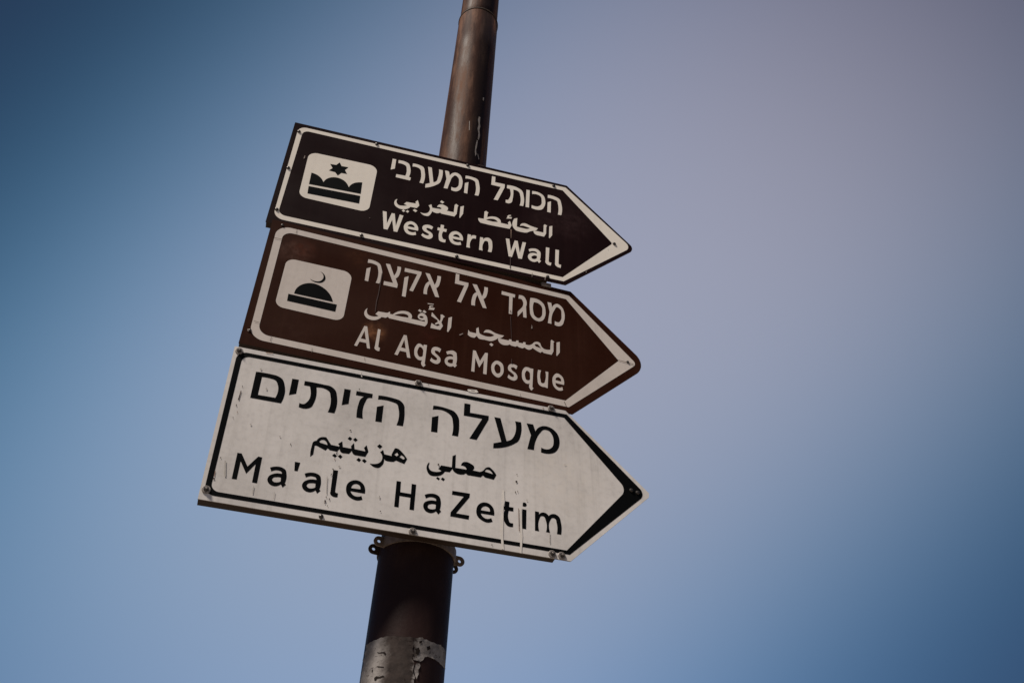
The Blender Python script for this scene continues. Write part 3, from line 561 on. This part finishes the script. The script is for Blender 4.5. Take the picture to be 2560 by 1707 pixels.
# the flakes belong to the pole
fl = [s for m_, s in POLE_MARKS if m_ == 'flake']
for s in fl:
    wrap([s], .0006, 'paint_flake', pole, FLAKE, False)
poster = empty('torn_poster', (PX, PY, 2.25))
tag(poster, 'torn remains of a grey paper poster peeling off the pole below the white sign', 'poster')
def lower(o): o.location.z = -2.25; return o
for s in [s for m_, s in POLE_MARKS if m_ == 'paper']:
    lower(wrap([s], .0006, 'paper', poster, PAPER, True, .0012))
for s in [s for m_, s in POLE_MARKS if m_ == 'soiled']:
    lower(wrap([s], .0017, 'torn_hole', poster, SOIL, False))

# ------------------------------------------------------------------ signs
def bolt_mesh(rw, rh, hh, stud=True):
    bm = bmesh.new()
    # washer
    lathe(bm, [(rw, 0), (rw, -.0014), (rw - .0008, -.002), (rh * .8, -.002)], 'y', 32)
    # hex head
    lathe(bm, [(rh, -.0018), (rh, -.0018 - hh * .85), (rh * .88, -.0018 - hh), (.0005, -.0018 - hh)], 'y', 6)
    if stud: lathe(bm, [(rh * .45, -.0018 - hh), (rh * .45, -.0018 - hh * 1.45), (rh * .36, -.0018 - hh * 1.6), (.0004, -.0018 - hh * 1.6)], 'y', 12)
    bmesh.ops.recalc_face_normals(bm, faces=bm.faces[:])
    return mesh('bolt', bm)
def screw_mesh(r):
    bm = bmesh.new()
    lathe(bm, [(r, 0), (r * .96, -r * .3), (r * .75, -r * .62), (r * .4, -r * .8), (.0003, -r * .86)], 'y', 20)
    bmesh.ops.recalc_face_normals(bm, faces=bm.faces[:])
    return mesh('screw', bm)
BOLT_BIG = bolt_mesh(.0076, .0046, .0036); BOLT_BIG.materials.append(STEEL); BOLT_BIG.materials.append(SCREW)
for p in BOLT_BIG.polygons:
    if p.center.y < -.0021 and p.center.y > -.0056: p.material_index = 1
SCREW_S = screw_mesh(.0044); SCREW_S.materials.append(SCREW)
SCREW_XS = screw_mesh(.0034); SCREW_XS.materials.append(SCREW)

LABELS = {
 1: ('topmost dark brown arrow sign reading Western Wall in three scripts, with a star pictogram', 'road sign'),
 2: ('middle faded brown arrow sign reading Al Aqsa Mosque, with a dome and crescent pictogram', 'road sign'),
 3: ("lowest white arrow sign with black border reading Ma'ale HaZetim in black letters", 'road sign')}
SPEC = {1: (BROWN1, WHITE1, EDGE_DARK), 2: (BROWN2, WHITE2, EDGE_DARK), 3: (WHITE3, BLACK, EDGE_PALE)}
PNAME = {'hebrew': 'hebrew_lettering', 'arabic': 'arabic_lettering', 'latin': 'latin_lettering'}
TH = .0025
def channel(L0, L1, z0, h, y0, depth, t=.0022):
    """C-section rail, open to the back"""
    bm = bmesh.new()
    prof = [(y0, z0), (y0 + depth, z0), (y0 + depth, z0 + .008), (y0 + depth - t, z0 + .008), (y0 + depth - t, z0 + t), (y0 + t, z0 + t),
            (y0 + t, z0 + h - t), (y0 + depth - t, z0 + h - t), (y0 + depth - t, z0 + h - .008), (y0 + depth, z0 + h - .008), (y0 + depth, z0 + h), (y0, z0 + h)]
    a = [bm.verts.new((L0, y, z)) for y, z in prof]; b = [bm.verts.new((L1, y, z)) for y, z in prof]
    n = len(prof)
    bm.faces.new(a); bm.faces.new(list(reversed(b)))
    for i in range(n): bm.faces.new((a[i], b[i], b[(i + 1) % n], a[(i + 1) % n]))
    bmesh.ops.recalc_face_normals(bm, faces=bm.faces[:])
    return bm

for k in (1, 2, 3):
    sg = SIGNS[k]
    face, ink, edge = SPEC[k]
    root = empty('direction_sign', sg['b'], Matrix(sg['m']))
    tag(root, LABELS[k][0], LABELS[k][1], group='arrow signs stacked on the pole')
    outline = parse(DATA[(k, 'panel')])[0][1]
    link('panel', mesh('panel', slab(outline, 0.0, TH)), root, [face, edge])
    link('border', mesh('border', sheet(parse(DATA[(k, 'border')]), -.0003)), root, ink)
    for p in ('hebrew', 'arabic', 'latin'):
        groups = []
        for h, L in parse(DATA[(k, p)]):
            if h: groups[-1].append((h, L))
            else: groups.append([(h, L)])
        for gl in groups:
            link(p + '_letter', mesh(p + '_letter', sheet(gl, -.0003)), root, ink)
    if k < 3:
        pl = link('pictogram_plate', mesh('pictogram_plate', sheet(parse(DATA[(k, 'plate')]), -.0003)), root, ink)
        for p, nm in (('star', 'star'), ('wall', 'wall_symbol'), ('crescent', 'crescent'), ('dome', 'dome_symbol')):
            if (k, p) in DATA:
                for lp in parse(DATA[(k, p)]):
                    link(nm, mesh(nm, sheet([lp], -.0006)), pl, BLACK)
    for mk, mm in MARKS.items():
        if (k, 'mark_' + mk) in DATA:
          for j, lp in enumerate(parse(DATA[(k, 'mark_' + mk)])):
            o = link({'drip': 'dried_drip', 'rust': 'rust_stain', 'dark': 'chipped_spot', 'grey': 'smudge', 'pale': 'pale_run', 'white': 'scratch', 'seam': 'film_seam'}[mk],
                     mesh(mk, sheet([lp], -.0009 - .0001 * list(MARKS).index(mk))), root, mm)
    W, H = sg['W'], sg['H']
    zb, ext = {1: (.0006, -.045), 2: (.0006, -.03), 3: (.0006, -.03)}[k]
    link('rail', mesh('rail', channel(-W / 2 + .001, W / 2 + ext, zb, .034, TH, .0175)), root, RAIL)
    link('rail', mesh('rail', channel(-W / 2 + .001, W / 2 + ext, H - .036, .034, TH, .0175)), root, RAIL)
    # brackets carrying the rails on the pole
    inv = root.matrix_world.inverted()
    for zz in ((H - .019,) if k == 3 else (.0176, H - .019)):
        q = inv @ Vector((PX, PY, sg['b'][2] + zz))
        bm = bmesh.new(); box(bm, q.x - .028, q.x + .028, TH + .0175, q.y - prad(sg['b'][2] + zz) + .004, zz - .013, zz + .013, .001)
        link('bracket', mesh('bracket', bm), root, CLAMP_DARK)
    B = DATA[(k, 'bolts')].split()
    for i, s in enumerate(B):
        x, z = (float(q) / 10000 for q in s.split(','))
        big = k == 3 and i < 7
        me = BOLT_BIG if big else (SCREW_XS if k == 2 else SCREW_S)
        o = link('bolt' if big else 'screw', me, root)
        o.location = (x, -.0005, z)
        o.rotation_euler = (0, random.uniform(0, 1), 0)
        if big:
            for p in me.polygons: p.use_smooth = False

for o in list(scene.objects):
    if o.get('label') == LABELS[1][0]: s1 = o
bm = bmesh.new(); box(bm, .114, .131, .003, .015, .340, .3615, .001)
link('bracket_tab', mesh('bracket_tab', bm), s1, RAIL)
bm = bmesh.new(); box(bm, .292, .316, .005, .0195, -.0125, .0002, .001)
link('bracket_end', mesh('bracket_end', bm), s1, CLAMP)

# ------------------------------------------------------------------ pipe clamps
def lug(bm, side, y, r0, L=.0195, h=.026, t=.003, zc=0., hole=.0034):
    """flange plate with a rounded end and a bolt hole, standing out sideways"""
    n = 28; x0 = side * (r0 - .004); xc = side * (r0 + L - h / 2)
    outer = []
    for i in range(n):
        a = -math.pi / 2 + math.pi * i / (n - 1)
        outer.append((xc + side * math.cos(a) * h / 2, zc + math.sin(a) * h / 2))
    outer += [(x0, zc + h / 2), (x0, zc - h / 2)]
    inner = [(xc + hole * math.cos(2 * math.pi * i / 16), zc + hole * math.sin(2 * math.pi * i / 16)) for i in range(16)]
    v, f = cdt([(False, [Vector(p) for p in outer]), (True, [Vector(p) for p in inner])])
    a = [bm.verts.new((p.x, y, p.y)) for p in v]; b = [bm.verts.new((p.x, y + t, p.y)) for p in v]
    for tr in f:
        bm.faces.new([a[i] for i in tr]); bm.faces.new([b[i] for i in reversed(tr)])
    for L_, in ((outer,), (inner,)):
        m = len(L_)
        def near(p, S): return min(S, key=lambda q: (q.co.x - p[0]) ** 2 + (q.co.z - p[1]) ** 2)
        A = [near(p, a) for p in L_]; Bv = [near(p, b) for p in L_]
        for i in range(m):
            try: bm.faces.new((A[i], Bv[i], Bv[(i + 1) % m], A[(i + 1) % m]))
            except ValueError: pass

def clamp(z, yaw, label, h=.022, mats=(CLAMP, CLAMP_DARK), dz=(0., 0.)):
    root = empty('pipe_clamp', (PX, PY, z), Matrix.Rotation(yaw, 3, 'Z'))
    tag(root, label, 'clamp', group='pipe clamps holding the signs to the pole')
    r = prad(z) + .0004; t = .003; gap = .0150
    for nm, sgn, mt, ddz in (('front_band', -1, mats[0], dz[0]), ('rear_band', 1, mats[1], dz[1])):
        bm = bmesh.new()
        N = 40; rings = []
        a0 = math.asin(gap / r)
        for i in range(N + 1):
            a = a0 + (math.pi - 2 * a0) * i / N
            q = []
            for rr, zz in ((r, -h / 2), (r + t, -h / 2), (r + t, h / 2), (r, h / 2)):
                q.append(bm.verts.new((rr * math.cos(a), sgn * rr * math.sin(a), zz + ddz)))
            rings.append(q)
        for A, B2 in zip(rings, rings[1:]):
            for i in range(4): bm.faces.new((A[i], A[(i + 1) % 4], B2[(i + 1) % 4], B2[i]))
        bm.faces.new(rings[0]); bm.faces.new(rings[-1])
        for side in (-1, 1):
            lug(bm, side, sgn * gap - (t if sgn < 0 else 0), r, h=h * .92, zc=ddz)
        bmesh.ops.recalc_face_normals(bm, faces=bm.faces[:])
        link(nm, mesh(nm, bm), root, mt)
    # saddle block between the band and the sign rail
    bm = bmesh.new()
    box(bm, -.03, .03, -r - .030, -r - t + .0012, -h / 2 + .003, h / 2 - .003, .001)
    o = link('saddle_block', mesh('saddle_block', bm), root, CLAMP_DARK)
    o.rotation_euler = (0, 0, R(15) - yaw)
    return root
clamp(2.553, R(22), 'bent metal pipe clamp with drilled lugs round the pole below the white sign')
